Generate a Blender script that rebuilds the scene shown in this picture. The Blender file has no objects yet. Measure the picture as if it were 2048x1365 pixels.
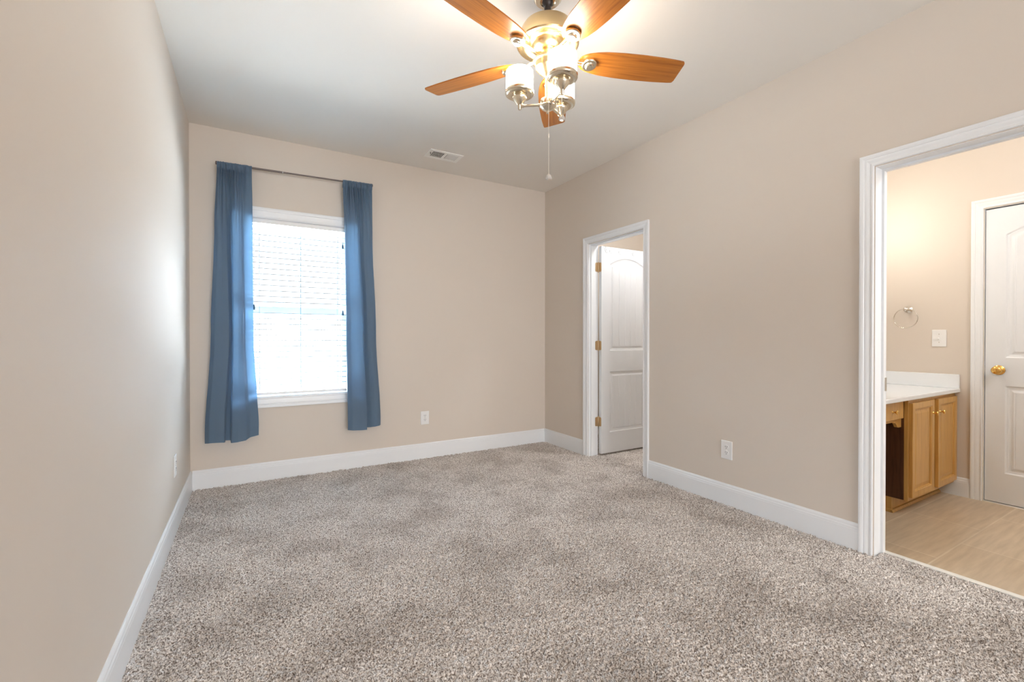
import bpy, bmesh, math, random
import numpy as np
from mathutils import Vector, Matrix, noise

random.seed(7)
PI = math.pi
S = bpy.context.scene
COL = S.collection

# ------------------------------------------------------------------ camera, world, lights, exposure
CAM = (0.3838, -4.1141, 1.1383)
YAW, PITCH = math.radians(30.21), math.radians(-0.342)
cd = bpy.data.cameras.new('camera')
cd.sensor_width = 36.0
cd.lens = 902.42 / 2048 * 36.0
cd.clip_start = 0.02
cam = bpy.data.objects.new('camera', cd)
COL.objects.link(cam)
fwd = Vector((math.sin(YAW) * math.cos(PITCH), math.cos(YAW) * math.cos(PITCH), math.sin(PITCH)))
rgt = Vector((math.cos(YAW), -math.sin(YAW), 0))
upv = rgt.cross(fwd)
cam.matrix_world = Matrix(((rgt.x, upv.x, -fwd.x, CAM[0]), (rgt.y, upv.y, -fwd.y, CAM[1]),
                           (rgt.z, upv.z, -fwd.z, CAM[2]), (0, 0, 0, 1)))
S.camera = cam

wd = bpy.data.worlds.new('daylight')
S.world = wd
wd.use_nodes = True
bg = wd.node_tree.nodes['Background']
bg.inputs['Strength'].default_value = 10.0
# bright cool sky, pale hazy horizon and a bright ground band added to light the ceiling beyond the photographed window (+Y), even cloud on the other side (-Y)
wn, wl = wd.node_tree.nodes, wd.node_tree.links
wtc = wn.new('ShaderNodeTexCoord')
wsx = wn.new('ShaderNodeSeparateXYZ')
wmr = wn.new('ShaderNodeMapRange')
wmr.inputs['From Min'].default_value = -0.25
wmr.inputs['From Max'].default_value = 0.25
wmx = wn.new('ShaderNodeMix')
wmx.data_type = 'RGBA'
wmx.inputs[6].default_value = (1.20, 1.22, 1.24, 1)
wmz = wn.new('ShaderNodeMapRange')
wmz.inputs['From Min'].default_value = 0.20
wmz.inputs['From Max'].default_value = 0.30
wmg = wn.new('ShaderNodeMix')
wmg.data_type = 'RGBA'
wmg.inputs[6].default_value = (0.14, 0.138, 0.14, 1)
wmg.inputs[7].default_value = (8.0, 9.4, 11.2, 1)
wl.new(wsx.outputs['Z'], wmz.inputs['Value'])
wl.new(wmz.outputs[0], wmg.inputs['Factor'])
wmd = wn.new('ShaderNodeMapRange')
wmd.inputs['From Min'].default_value = -0.26
wmd.inputs['From Max'].default_value = -0.16
wgr = wn.new('ShaderNodeMix')
wgr.data_type = 'RGBA'
wgr.inputs[6].default_value = (6.0, 6.4, 6.8, 1)
wl.new(wsx.outputs['Z'], wmd.inputs['Value'])
wl.new(wmd.outputs[0], wgr.inputs['Factor'])
wl.new(wmg.outputs[2], wgr.inputs[7])
wl.new(wgr.outputs[2], wmx.inputs[7])
wl.new(wtc.outputs['Generated'], wsx.inputs[0])
wl.new(wsx.outputs['Y'], wmr.inputs['Value'])
wl.new(wmr.outputs[0], wmx.inputs['Factor'])
wl.new(wmx.outputs[2], bg.inputs['Color'])

S.view_settings.view_transform = 'Standard'
S.view_settings.look = 'None'
S.view_settings.exposure = 0.0
S.view_settings.gamma = 1.0
S.view_settings.use_curve_mapping = False
S.cycles.use_denoising = True
S.cycles.max_bounces = 10
S.cycles.diffuse_bounces = 6
S.cycles.transparent_max_bounces = 16
S.cycles.sample_clamp_indirect = 40.0
S.cycles.caustics_reflective = False
S.cycles.caustics_refractive = False


def light(name, kind, loc, energy, color=(1, 1, 1), size=0.05, size_y=None, aim=None, portal=False):
    d = bpy.data.lights.new(name, kind)
    if portal:
        d.cycles.is_portal = True
    d.energy = energy
    d.color = color
    if kind == 'AREA':
        d.shape = 'RECTANGLE'
        d.size = size
        d.size_y = size_y or size
    else:
        d.shadow_soft_size = size
    o = bpy.data.objects.new(name, d)
    COL.objects.link(o)
    o.location = loc
    if aim is not None:
        o.rotation_euler = (Vector(aim) - Vector(loc)).to_track_quat('-Z', 'Y').to_euler()
    return o


# daylight: the window seen in the photo, and an opening added behind the camera for fill
light('window_portal', 'AREA', (0.74, 0.13, 1.38), 1, size=0.80, size_y=1.45, aim=(0.74, -1, 1.38), portal=True)
light('rear_fill_portal', 'AREA', (1.6, -9.13, 1.05), 1, size=3.0, size_y=2.1, aim=(1.6, 0, 1.05), portal=True)
# lamps of the neighbouring rooms, and an added bathroom fill
light('closet_lamp', 'POINT', (3.72, -1.29, 2.50), 28, (0.97, 1.0, 1.02), 0.07)
for k in range(3):
    light('vanity_lamp', 'POINT', (3.95 + 0.22 * k, -2.50, 2.0), 3.5, (1.0, 0.97, 0.89), 0.035)
light('bathroom_fill_lamp', 'POINT', (3.80, -4.35, 2.55), 34, (0.95, 0.99, 1.02), 0.12)  # unseen fill added to lift the bathroom's ambient light

# ------------------------------------------------------------------ room numbers (metres)
W = 3.20          # right wall
H = 2.743         # ceiling
REAR = -9.0  # room lengthened behind the camera to even out the fill
T = 0.115         # inner wall thickness
X2 = 4.82         # far wall of the bathroom
YB = -2.37        # bathroom wall behind the vanity
CL0, CL1, DZ = -0.738, -1.435, 2.04      # closet opening
BA0, BA1, BZ = -3.034, -3.80, 2.03       # bathroom opening
WX0, WX1, WZ0, WZ1 = 0.35, 1.13, 0.667, 2.097   # window opening

# ------------------------------------------------------------------ materials
def mat(name, color, rough=0.5, metal=0.0, **kw):
    m = bpy.data.materials.new(name)
    m.use_nodes = True
    b = m.node_tree.nodes['Principled BSDF']
    b.inputs['Base Color'].default_value = (*color, 1)
    b.inputs['Roughness'].default_value = rough
    b.inputs['Metallic'].default_value = metal
    for k, v in kw.items():
        b.inputs[k].default_value = v
    return m


def nodes(m):
    nt = m.node_tree
    return nt, nt.nodes, nt.links, nt.nodes['Principled BSDF']


def add_bump(m, scale, strength, dist=0.002, detail=3):
    nt, N, L, b = nodes(m)
    tc = N.new('ShaderNodeTexCoord')
    nz = N.new('ShaderNodeTexNoise')
    nz.inputs['Scale'].default_value = scale
    nz.inputs['Detail'].default_value = detail
    bp = N.new('ShaderNodeBump')
    bp.inputs['Strength'].default_value = strength
    bp.inputs['Distance'].default_value = dist
    L.new(tc.outputs['Object'], nz.inputs['Vector'])
    L.new(nz.outputs['Fac'], bp.inputs['Height'])
    L.new(bp.outputs['Normal'], b.inputs['Normal'])


def ramp(N, stops):
    r = N.new('ShaderNodeValToRGB')
    e = r.color_ramp.elements
    e[0].position, e[0].color = stops[0][0], (*stops[0][1], 1)
    e[1].position, e[1].color = stops[-1][0], (*stops[-1][1], 1)
    for p, c in stops[1:-1]:
        x = e.new(p)
        x.color = (*c, 1)
    return r


M = {}
M['wall'] = mat('beige_wall_paint', (0.675, 0.605, 0.535), 0.6)
add_bump(M['wall'], 90, 0.05)
M['ceiling'] = mat('ceiling_paint', (0.80, 0.765, 0.715), 0.8)
add_bump(M['ceiling'], 60, 0.05)
M['trim'] = mat('white_trim_paint', (0.81, 0.83, 0.855), 0.32)
M['door'] = mat('white_door_paint', (0.775, 0.80, 0.835), 0.35)
add_bump(M['door'], 60, 0.03)
M['plastic'] = mat('white_plastic', (0.82, 0.82, 0.82), 0.3)
M['slot'] = mat('dark_slot', (0.03, 0.03, 0.03), 0.6)
M['duct_dark'] = mat('duct_shade', (0.015, 0.013, 0.012), 0.9)
M['vent'] = mat('vent_enamel', (0.88, 0.87, 0.84), 0.4)
M['brass'] = mat('brushed_brass', (0.80, 0.63, 0.36), 0.27, 1.0)
M['nickel'] = mat('warm_nickel', (0.78, 0.70, 0.56), 0.22, 1.0)
M['gold'] = mat('polished_brass', (0.83, 0.52, 0.16), 0.2, 1.0)
M['hinge'] = mat('aged_brass', (0.62, 0.48, 0.31), 0.4, 1.0)
M['steel'] = mat('steel_wire', (0.62, 0.63, 0.65), 0.3, 1.0)
M['satin'] = mat('satin_nickel', (0.72, 0.68, 0.62), 0.25, 1.0)
M['dark_metal'] = mat('dark_bronze', (0.05, 0.042, 0.04), 0.4, 0.6)
M['rod'] = mat('pewter_rod', (0.16, 0.13, 0.12), 0.4, 0.7)
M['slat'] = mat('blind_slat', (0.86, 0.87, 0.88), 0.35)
M['slat_backlit_dark'] = mat('blind_slat_shade', (0.15, 0.22, 0.26), 0.6)  # white slats; their backlit darkness is put into the colour
M['floor_low_bounce'] = mat('low_bounce_floor', (0.10, 0.075, 0.06), 0.6)  # unseen floor behind the camera, coloured dark to cut bounce light
M['vinyl'] = mat('vinyl_sash', (0.62, 0.61, 0.62), 0.4)
M['tassel'] = mat('blue_tassel', (0.03, 0.10, 0.17), 0.5)
M['cord'] = mat('ladder_cord', (0.24, 0.34, 0.42), 0.7)
M['chain'] = mat('bead_chain', (0.85, 0.80, 0.70), 0.3, 0.6)
M['marble'] = mat('cultured_marble', (0.82, 0.85, 0.88), 0.12)
M['kick_white'] = mat('threshold_marble', (0.86, 0.85, 0.81), 0.35)

# frosted lit shade (a lamp: it gives off light)
m = bpy.data.materials.new('lit_frosted_glass')
m.use_nodes = True
b = m.node_tree.nodes['Principled BSDF']
b.inputs['Base Color'].default_value = (0.9, 0.86, 0.8, 1)
b.inputs['Roughness'].default_value = 0.4
b.inputs['Emission Color'].default_value = (1.0, 0.92, 0.82, 1)
b.inputs['Emission Strength'].default_value = 32.0
M['shade'] = m

# clear window pane: thin glass
m = bpy.data.materials.new('window_glass')
m.use_nodes = True
nt = m.node_tree
nt.nodes.remove(nt.nodes['Principled BSDF'])
out = nt.nodes['Material Output']
tr = nt.nodes.new('ShaderNodeBsdfTransparent')
tr.inputs['Color'].default_value = (0.96, 0.98, 0.98, 1)
gl = nt.nodes.new('ShaderNodeBsdfGlossy')
gl.inputs['Roughness'].default_value = 0.02
mx = nt.nodes.new('ShaderNodeMixShader')
mx.inputs['Fac'].default_value = 0.05
nt.links.new(tr.outputs[0], mx.inputs[1])
nt.links.new(gl.outputs[0], mx.inputs[2])
nt.links.new(mx.outputs[0], out.inputs['Surface'])
M['pane'] = m

# faceted crystal of the pull knobs
M['crystal'] = mat('crystal_knob', (0.93, 0.90, 0.86), 0.12)
M['crystal'].node_tree.nodes['Principled BSDF'].inputs['Transmission Weight'].default_value = 0.5

# curtain cloth: diffuse with some light passing through
m = bpy.data.materials.new('slate_blue_cloth')
m.use_nodes = True
nt, N, L, b = nodes(m)
b.inputs['Base Color'].default_value = (0.158, 0.232, 0.330, 1)
b.inputs['Roughness'].default_value = 0.75
b.inputs['Sheen Weight'].default_value = 0.15
tl = N.new('ShaderNodeBsdfTranslucent')
tl.inputs['Color'].default_value = (0.13, 0.27, 0.44, 1)
mx = N.new('ShaderNodeMixShader')
mx.inputs['Fac'].default_value = 0.38
tc = N.new('ShaderNodeTexCoord')
mp = N.new('ShaderNodeMapping')
mp.inputs['Scale'].default_value = (500, 500, 900)
nz = N.new('ShaderNodeTexNoise')
nz.inputs['Scale'].default_value = 1.0
bp = N.new('ShaderNodeBump')
bp.inputs['Strength'].default_value = 0.12
bp.inputs['Distance'].default_value = 0.001
L.new(tc.outputs['Object'], mp.inputs['Vector'])
L.new(mp.outputs[0], nz.inputs['Vector'])
L.new(nz.outputs['Fac'], bp.inputs['Height'])
L.new(bp.outputs[0], b.inputs['Normal'])
L.new(b.outputs[0], mx.inputs[1])
L.new(tl.outputs[0], mx.inputs[2])
L.new(mx.outputs[0], N['Material Output'].inputs['Surface'])
M['curtain'] = m

# carpet yarn
m = mat('taupe_cut_pile', (0.45, 0.40, 0.36), 0.95)
nt, N, L, b = nodes(m)
tc = N.new('ShaderNodeTexCoord')
n1 = N.new('ShaderNodeTexNoise')
n1.inputs['Scale'].default_value = 190
n1.inputs['Detail'].default_value = 1.5
r1 = ramp(N, [(0.36, (0.22, 0.185, 0.165)), (0.49, (0.66, 0.61, 0.575)), (0.63, (0.96, 0.915, 0.885))])
n2 = N.new('ShaderNodeTexNoise')
n2.inputs['Scale'].default_value = 3.2
n2.inputs['Detail'].default_value = 5
r2 = ramp(N, [(0.36, (0.80, 0.79, 0.78)), (0.55, (1.0, 1.0, 1.0))])
mm = N.new('ShaderNodeMix')
mm.data_type = 'RGBA'
mm.blend_type = 'MULTIPLY'
mm.inputs['Factor'].default_value = 1.0
L.new(tc.outputs['Object'], n1.inputs['Vector'])
L.new(tc.outputs['Object'], n2.inputs['Vector'])
L.new(n1.outputs['Fac'], r1.inputs['Fac'])
L.new(n2.outputs['Fac'], r2.inputs['Fac'])
L.new(r1.outputs['Color'], mm.inputs[6])
L.new(r2.outputs['Color'], mm.inputs[7])
L.new(mm.outputs[2], b.inputs['Base Color'])
b.inputs['Specular IOR Level'].default_value = 0.1
M['carpet'] = m


def wood(name, c0, c1, c2, scale, rough):
    """grain along the local X axis"""
    m = mat(name, c1, rough)
    nt, N, L, b = nodes(m)
    tc = N.new('ShaderNodeTexCoord')
    mp = N.new('ShaderNodeMapping')
    mp.inputs['Scale'].default_value = scale
    nz = N.new('ShaderNodeTexNoise')
    nz.inputs['Scale'].default_value = 1.0
    nz.inputs['Detail'].default_value = 6
    nz.inputs['Distortion'].default_value = 0.6
    r = ramp(N, [(0.32, c0), (0.5, c1), (0.7, c2)])
    L.new(tc.outputs['Object'], mp.inputs['Vector'])
    L.new(mp.outputs[0], nz.inputs['Vector'])
    L.new(nz.outputs['Fac'], r.inputs['Fac'])
    L.new(r.outputs['Color'], b.inputs['Base Color'])
    return m


M['cherry'] = wood('cherry_blade', (0.29, 0.088, 0.011), (0.40, 0.135, 0.016), (0.47, 0.17, 0.023), (4, 110, 110), 0.32)
M['maple'] = wood('honey_maple', (0.50, 0.27, 0.072), (0.58, 0.33, 0.094), (0.63, 0.375, 0.115), (60, 60, 4), 0.3)
M['maple_shaded'] = wood('shaded_cabinet_side', (0.055, 0.018, 0.006), (0.085, 0.03, 0.011), (0.11, 0.042, 0.017), (70, 70, 5), 0.35)  # maple sides and back; knee-space shade put into a darker wood colour

# bathroom tile: 13 inch squares with pale grout, streaked beige
m = mat('travertine_tile', (0.5, 0.4, 0.28), 0.32)
nt, N, L, b = nodes(m)
tc = N.new('ShaderNodeTexCoord')
mp = N.new('ShaderNodeMapping')
mp.inputs['Location'].default_value = (0.225, 3.21, 0)
br = N.new('ShaderNodeTexBrick')
br.offset = 0.5
br.inputs['Scale'].default_value = 1.0
br.inputs['Brick Width'].default_value = 0.67
br.inputs['Row Height'].default_value = 0.335
br.inputs['Mortar Size'].default_value = 0.004
br.inputs['Color1'].default_value = (0.56, 0.445, 0.315, 1)
br.inputs['Color2'].default_value = (0.62, 0.505, 0.37, 1)
br.inputs['Mortar'].default_value = (0.70, 0.60, 0.46, 1)
mp2 = N.new('ShaderNodeMapping')
mp2.inputs['Scale'].default_value = (4, 40, 1)
nz = N.new('ShaderNodeTexNoise')
nz.inputs['Scale'].default_value = 1.0
nz.inputs['Detail'].default_value = 6
r = ramp(N, [(0.3, (0.86, 0.845, 0.83)), (0.7, (1.08, 1.09, 1.10))])
mm = N.new('ShaderNodeMix')
mm.data_type = 'RGBA'
mm.blend_type = 'MULTIPLY'
mm.inputs['Factor'].default_value = 1.0
L.new(tc.outputs['Object'], mp.inputs['Vector'])
L.new(mp.outputs[0], br.inputs['Vector'])
L.new(tc.outputs['Object'], mp2.inputs['Vector'])
L.new(mp2.outputs[0], nz.inputs['Vector'])
L.new(nz.outputs['Fac'], r.inputs['Fac'])
L.new(br.outputs['Color'], mm.inputs[6])
L.new(r.outputs['Color'], mm.inputs[7])
L.new(mm.outputs[2], b.inputs['Base Color'])
M['tile'] = m

# ------------------------------------------------------------------ mesh helpers
def obj(name, bm, material, parent=None, smooth=None, loc=None, rot=None):
    me = bpy.data.meshes.new(name)
    bmesh.ops.recalc_face_normals(bm, faces=bm.faces)
    bm.to_mesh(me)
    bm.free()
    me.materials.append(material)
    if smooth is not None:
        me.polygons.foreach_set('use_smooth', [True] * len(me.polygons))
        me.set_sharp_from_angle(angle=math.radians(smooth))
    o = bpy.data.objects.new(name, me)
    COL.objects.link(o)
    if parent is not None:
        o.parent = parent
    if loc:
        o.location = loc
    if rot:
        o.rotation_euler = rot
    return o


def tag(o, label, cat, group=None):
    o['label'] = label
    o['category'] = cat
    if group:
        o['group'] = group
    return o


def empty(name, loc=(0, 0, 0), rot=(0, 0, 0)):
    o = bpy.data.objects.new(name, None)
    o.empty_display_size = 0.05
    COL.objects.link(o)
    o.location = loc
    o.rotation_euler = rot
    return o


def struct(o):
    o['kind'] = 'structure'
    return o


def box(bm, x0, x1, y0, y1, z0, z1, bevel=0.0):
    x0, x1 = sorted((x0, x1)); y0, y1 = sorted((y0, y1)); z0, z1 = sorted((z0, z1))
    v = [bm.verts.new(p) for p in ((x0, y0, z0), (x1, y0, z0), (x1, y1, z0), (x0, y1, z0),
                                   (x0, y0, z1), (x1, y0, z1), (x1, y1, z1), (x0, y1, z1))]
    fs = [bm.faces.new([v[i] for i in q]) for q in
          ((3, 2, 1, 0), (4, 5, 6, 7), (0, 1, 5, 4), (1, 2, 6, 5), (2, 3, 7, 6), (3, 0, 4, 7))]
    if bevel:
        es = {e for f in fs for e in f.edges}
        bmesh.ops.bevel(bm, geom=list(es), offset=bevel, segments=2, affect='EDGES', profile=0.5)


def lathe(bm, prof, n=40, mtx=None, cap=True):
    """prof: list of (radius, z) ; around Z, optionally moved by mtx"""
    rings = []
    for r, z in prof:
        ring = []
        for k in range(n):
            a = 2 * PI * k / n
            p = Vector((r * math.cos(a), r * math.sin(a), z))
            ring.append(bm.verts.new(mtx @ p if mtx else p))
        rings.append(ring)
    for i in range(len(rings) - 1):
        for k in range(n):
            bm.faces.new((rings[i][k], rings[i][(k + 1) % n], rings[i + 1][(k + 1) % n], rings[i + 1][k]))
    if cap:
        bm.faces.new(rings[0][::-1])
        bm.faces.new(rings[-1])


def tube(bm, pts, r, n=10, closed=False):
    pts = [Vector(p) for p in pts]
    rings = []
    m_ = len(pts)
    up = Vector((0, 0, 1))
    for i, p in enumerate(pts):
        if closed:
            t = (pts[(i + 1) % m_] - pts[i - 1]).normalized()
        else:
            t = (pts[min(i + 1, m_ - 1)] - pts[max(i - 1, 0)]).normalized()
        a = up if abs(t.dot(up)) < 0.95 else Vector((1, 0, 0))
        s = t.cross(a).normalized()
        u = s.cross(t)
        rings.append([bm.verts.new(p + r * (math.cos(2 * PI * k / n) * s + math.sin(2 * PI * k / n) * u)) for k in range(n)])
    rng = range(m_ if closed else m_ - 1)
    for i in rng:
        A, B = rings[i], rings[(i + 1) % m_]
        best = 0
        if closed and i == m_ - 1:
            best = min(range(n), key=lambda s_: (A[0].co - B[s_].co).length)
        for k in range(n):
            bm.faces.new((A[k], A[(k + 1) % n], B[(k + 1 + best) % n], B[(k + best) % n]))
    if not closed:
        bm.faces.new(rings[0][::-1])
        bm.faces.new(rings[-1])


def ring_curve(name, mk, parent=None):
    bm = bmesh.new()
    mk(bm)
    return bm


def sweep_frame(bm, prof, inner, mapf, closed):
    """mitred moulding. prof: (u outward from the opening, v off the wall); inner: 2D corner list with outward vectors"""
    rows = []
    for (a, z), (oa, oz) in inner:
        rows.append([bm.verts.new(mapf(a + u * oa, z + u * oz, v)) for u, v in prof])
    n = len(rows)
    m_ = len(prof)
    for i in range(n if closed else n - 1):
        A, B = rows[i], rows[(i + 1) % n]
        for k in range(m_):
            bm.faces.new((A[k], A[(k + 1) % m_], B[(k + 1) % m_], B[k]))
    if not closed:
        bm.faces.new(rows[0][::-1])
        bm.faces.new(rows[-1])


def extrude_prof(bm, prof, p0, p1, nrm):
    """prof (v off wall, z) swept straight from p0 to p1 (2D), nrm = 2D direction off the wall; ends mitre by (m0, m1)"""
    rows = []
    for p in (p0, p1):
        rows.append([bm.verts.new((p[0] + v * nrm[0], p[1] + v * nrm[1], z)) for v, z in prof])
    m_ = len(prof)
    for k in range(m_):
        bm.faces.new((rows[0][k], rows[0][(k + 1) % m_], rows[1][(k + 1) % m_], rows[1][k]))
    bm.faces.new(rows[0][::-1])
    bm.faces.new(rows[1])


def new():
    return bmesh.new()


# ------------------------------------------------------------------ room shell
bm = new(); box(bm, -0.12, W + T, REAR - 0.12, 0.14, -0.14, -0.014)
struct(obj('floor', bm, M['floor_low_bounce']))
bm = new(); box(bm, W + T, X2 + 0.1, -5.12, YB + 0.0, -0.14, -0.0)
# threshold side of the tile reaches under the doorway
box(bm, 3.318, W + T, BA1, BA0, -0.14, 0.0)
struct(obj('floor_bathroom', bm, M['tile']))
bm = new(); box(bm, W + T, X2 + 0.1, YB + 0.12, 0.14, -0.14, -0.014)
struct(obj('floor_closet', bm, M['tile']))

bm = new(); box(bm, -0.12, X2 + 0.1, REAR - 0.12, 0.14, H, H + 0.1)
struct(obj('ceiling', bm, M['ceiling']))

bm = new(); box(bm, -0.12, 0.0, REAR - 0.12, 0.14, -0.014, H)
struct(obj('wall_left', bm, M['wall']))

bm = new()
box(bm, 0, WX0, 0, 0.14, -0.014, H); box(bm, WX1, X2 + 0.1, 0, 0.14, -0.014, H)
box(bm, WX0, WX1, 0, 0.14, -0.014, WZ0); box(bm, WX0, WX1, 0, 0.14, WZ1, H)
struct(obj('wall_back', bm, M['wall']))

bm = new()
box(bm, W, W + T, CL0, 0.0, -0.014, H)
box(bm, W, W + T, CL1, CL0, DZ, H)
box(bm, W, W + T, BA0, CL1, -0.014, H)
box(bm, W, W + T, BA1, BA0, BZ, H)
box(bm, W, W + T, REAR, BA1, -0.014, H)
struct(obj('wall_right', bm, M['wall']))

# wall behind the camera with an unseen opening added to let in fill daylight
bm = new()
RX0, RX1, RZ0, RZ1 = 0.15, 3.05, 0.03, 2.06
box(bm, 0, RX0, REAR - 0.12, REAR, -0.014, H); box(bm, RX1, W + T, REAR - 0.12, REAR, -0.014, H)
box(bm, RX0, RX1, REAR - 0.12, REAR, -0.014, RZ0); box(bm, RX0, RX1, REAR - 0.12, REAR, RZ1, H)
struct(obj('wall_rear', bm, M['wall']))
bm = new(); box(bm, W + T, X2 + 0.1, -5.12, -5.0, -0.014, H)
struct(obj('wall_near', bm, M['wall']))

bm = new(); box(bm, W + T, X2, YB, YB + 0.12, -0.014, H)
struct(obj('wall_middle', bm, M['wall']))
bm = new(); 
D2A, D2B, D2Z = -3.050, -3.762, 2.04
box(bm, X2, X2 + 0.1, D2A, 0.0, -0.014, H); box(bm, X2, X2 + 0.1, -5.0, D2B, -0.014, H); box(bm, X2, X2 + 0.1, D2B, D2A, D2Z, H)
struct(obj('wall_far', bm, M['wall']))

bm = new(); box(bm, X2 + 0.1, X2 + 0.2, -5.0, -2.0, -0.014, H)
struct(obj('leak_backing', bm, M['wall']))  # backing slab added to stop daylight leaking around the inner door
# baseboards
BP = [(0, -0.012), (0.0135, -0.012), (0.0135, 0.108), (0.0125, 0.111), (0.0125, 0.120), (0.0095, 0.126), (0.0095, 0.134), (0.006, 0.141), (0.003, 0.145), (0, 0.145)]
def base(name, p0, p1, n):
    bm = new(); extrude_prof(bm, BP, p0, p1, n)
    return struct(obj(name, bm, M['trim']))
base('baseboard_left', (0, 0), (0, REAR), (1, 0))
base('baseboard_back', (0.0135, 0), (W - 0.0135, 0), (0, -1))
CW = 0.060   # casing width
base('baseboard_right', (W, 0), (W, CL0 + 0.005 + CW), (-1, 0))
base('baseboard_right_middle', (W, CL1 - 0.005 - CW), (W, BA0 + 0.005 + CW), (-1, 0))
base('baseboard_right_rear', (W, BA1 - 0.005 - CW), (W, REAR), (-1, 0))
bm = new(); extrude_prof(bm, [(v, z * 0.93) for v, z in BP if z > -0.01] + [(0, 0.0), (0.0135, 0.0)], (X2, D2A + 0.062), (X2, YB), (-1, 0))
struct(obj('baseboard_bathroom', bm, M['trim']))
base('baseboard_closet', (W + T, 0), (X2, 0), (0, -1))

# casings
CP = [(0, 0), (0, 0.008), (0.003, 0.0105), (0.009, 0.0105), (0.011, 0.008), (0.016, 0.0085), (0.028, 0.0125), (0.036, 0.0135), (0.0385, 0.0125),
      (0.041, 0.0155), (0.050, 0.018), (0.057, 0.018), (0.060, 0.0165), (0.060, 0)]
def casing3(name, a0, a1, zt, mapf, z0=0.0, prof=CP, rev=0.005):
    a0 += rev if a0 > a1 else -rev
    a1 += -rev if a0 > a1 else rev
    s = 1 if a0 > a1 else -1
    inner = [((a0, z0), (s, 0)), ((a0, zt + rev), (s, 1)), ((a1, zt + rev), (-s, 1)), ((a1, z0), (-s, 0))]
    bm = new(); sweep_frame(bm, prof, inner, mapf, False)
    return obj(name, bm, M['trim'])

def jamb3(name, a0, a1, zt, x0, x1, stop, parent, z0=-0.012):
    """flat jamb lining plus a stop bead; a along y, thickness grows into the opening by 2 mm"""
    bm = new()
    t = 0.001
    box(bm, x0, x1, a0, a0 - t, z0, zt); box(bm, x0, x1, a1, a1 + t, z0, zt); box(bm, x0, x1, a0, a1, zt - t, zt)
    j = obj('jamb', bm, M['trim'], parent)
    bm = new()
    s0, s1 = stop
    box(bm, s0, s1, a0 - t, a0 - 0.012, z0, zt - t); box(bm, s0, s1, a1 + t, a1 + 0.012, z0, zt - t)
    box(bm, s0, s1, a0 - 0.012, a1 + 0.012, zt - 0.012, zt - t)
    obj('stop', bm, M['trim'], parent)
    return j

wr = lambda a, z, v: (W - v, a, z)
t1 = struct(casing3('trim_1', CL0, CL1, DZ, wr, -0.012))
jamb3('jamb', CL0, CL1, DZ, W, W + T, (W + 0.025, W + 0.062), t1)
bm = new(); sweep_frame(bm, CP, [((CL0 + 0.005, -0.012), (1, 0)), ((CL0 + 0.005, DZ + 0.005), (1, 1)), ((CL1 - 0.005, DZ + 0.005), (-1, 1)), ((CL1 - 0.005, -0.012), (-1, 0))],
                        lambda a, z, v: (W + T + v, a, z), False)
t1b = struct(obj('trim_4', bm, M['trim']))
t2 = struct(casing3('trim_2', BA0, BA1, BZ, wr, -0.012))
jamb3('jamb', BA0, BA1, BZ, W, W + T, (W + 0.070, W + 0.100), t2)
# strike plate on the bathroom jamb
bm = new(); box(bm, W + 0.082, W + 0.102, BA0 - 0.0125, BA0 - 0.0145, 0.86, 0.93)
obj('strike_plate', bm, M['satin'], t2)
t3 = struct(casing3('trim_3', D2A, D2B, D2Z, lambda a, z, v: (X2 - v, a, z), 0.0))
bm = new()
box(bm, X2, X2 + 0.1, D2A, D2A - 0.001, 0, D2Z); box(bm, X2, X2 + 0.1, D2B, D2B + 0.001, 0, D2Z); box(bm, X2, X2 + 0.1, D2A, D2B, D2Z - 0.001, D2Z)
obj('jamb', bm, M['trim'], t3)

bm = new(); box(bm, 3.284, 3.318, BA1, BA0, -0.014, 0.006, 0.002)
struct(obj('trim_5', bm, M['kick_white']))
bm = new(); box(bm, X2 - 0.004, X2 + 0.09, D2B, D2A, 0.0, 0.006)
struct(obj('trim_6', bm, M['kick_white']))

# ------------------------------------------------------------------ window
tw = new()
WP = [(0, 0), (0, 0.009), (0.004, 0.012), (0.012, 0.012), (0.015, 0.0095), (0.045, 0.012), (0.052, 0.0135), (0.055, 0.0125), (0.058, 0.016), (0.066, 0.018), (0.080, 0.018), (0.083, 0.016), (0.083, 0)]
inner = [((WX0, WZ0), (-1, -1)), ((WX0, WZ1), (-1, 1)), ((WX1, WZ1), (1, 1)), ((WX1, WZ0), (1, -1))]
sweep_frame(tw, WP, inner, lambda a, z, v: (a, -v, z), True)
w1 = struct(obj('window_1', tw, M['trim']))
bm = new()
box(bm, WX0, WX0 + 0.004, 0, 0.14, WZ0, WZ1); box(bm, WX1 - 0.004, WX1, 0, 0.14, WZ0, WZ1)
box(bm, WX0, WX1, 0, 0.14, WZ1 - 0.004, WZ1); box(bm, WX0, WX1, 0, 0.14, WZ0, WZ0 + 0.004)
obj('jamb', bm, M['trim'], w1)
def sash(name, y0, y1, z0, z1, top, bot):
    bm = new(); s = 0.038
    x0, x1 = WX0 + 0.005, WX1 - 0.005
    box(bm, x0, x0 + s, y0, y1, z0, z1); box(bm, x1 - s, x1, y0, y1, z0, z1)
    box(bm, x0 + s, x1 - s, y0, y1, z1 - top, z1); box(bm, x0 + s, x1 - s, y0, y1, z0, z0 + bot)
    o = obj(name, bm, M['vinyl'], w1)
    bm = new(); box(bm, x0 + s - 0.004, x1 - s + 0.004, (y0 + y1) / 2 - 0.002, (y0 + y1) / 2 + 0.002, z0 + bot - 0.004, z1 - top + 0.004)
    obj('pane', bm, M['pane'], o)
    return o
sash('upper_sash', 0.104, 0.132, 1.338, WZ1 - 0.005, 0.036, 0.045)
lo = sash('lower_sash', 0.072, 0.102, WZ0 + 0.005, 1.396, 0.050, 0.045)
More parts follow.
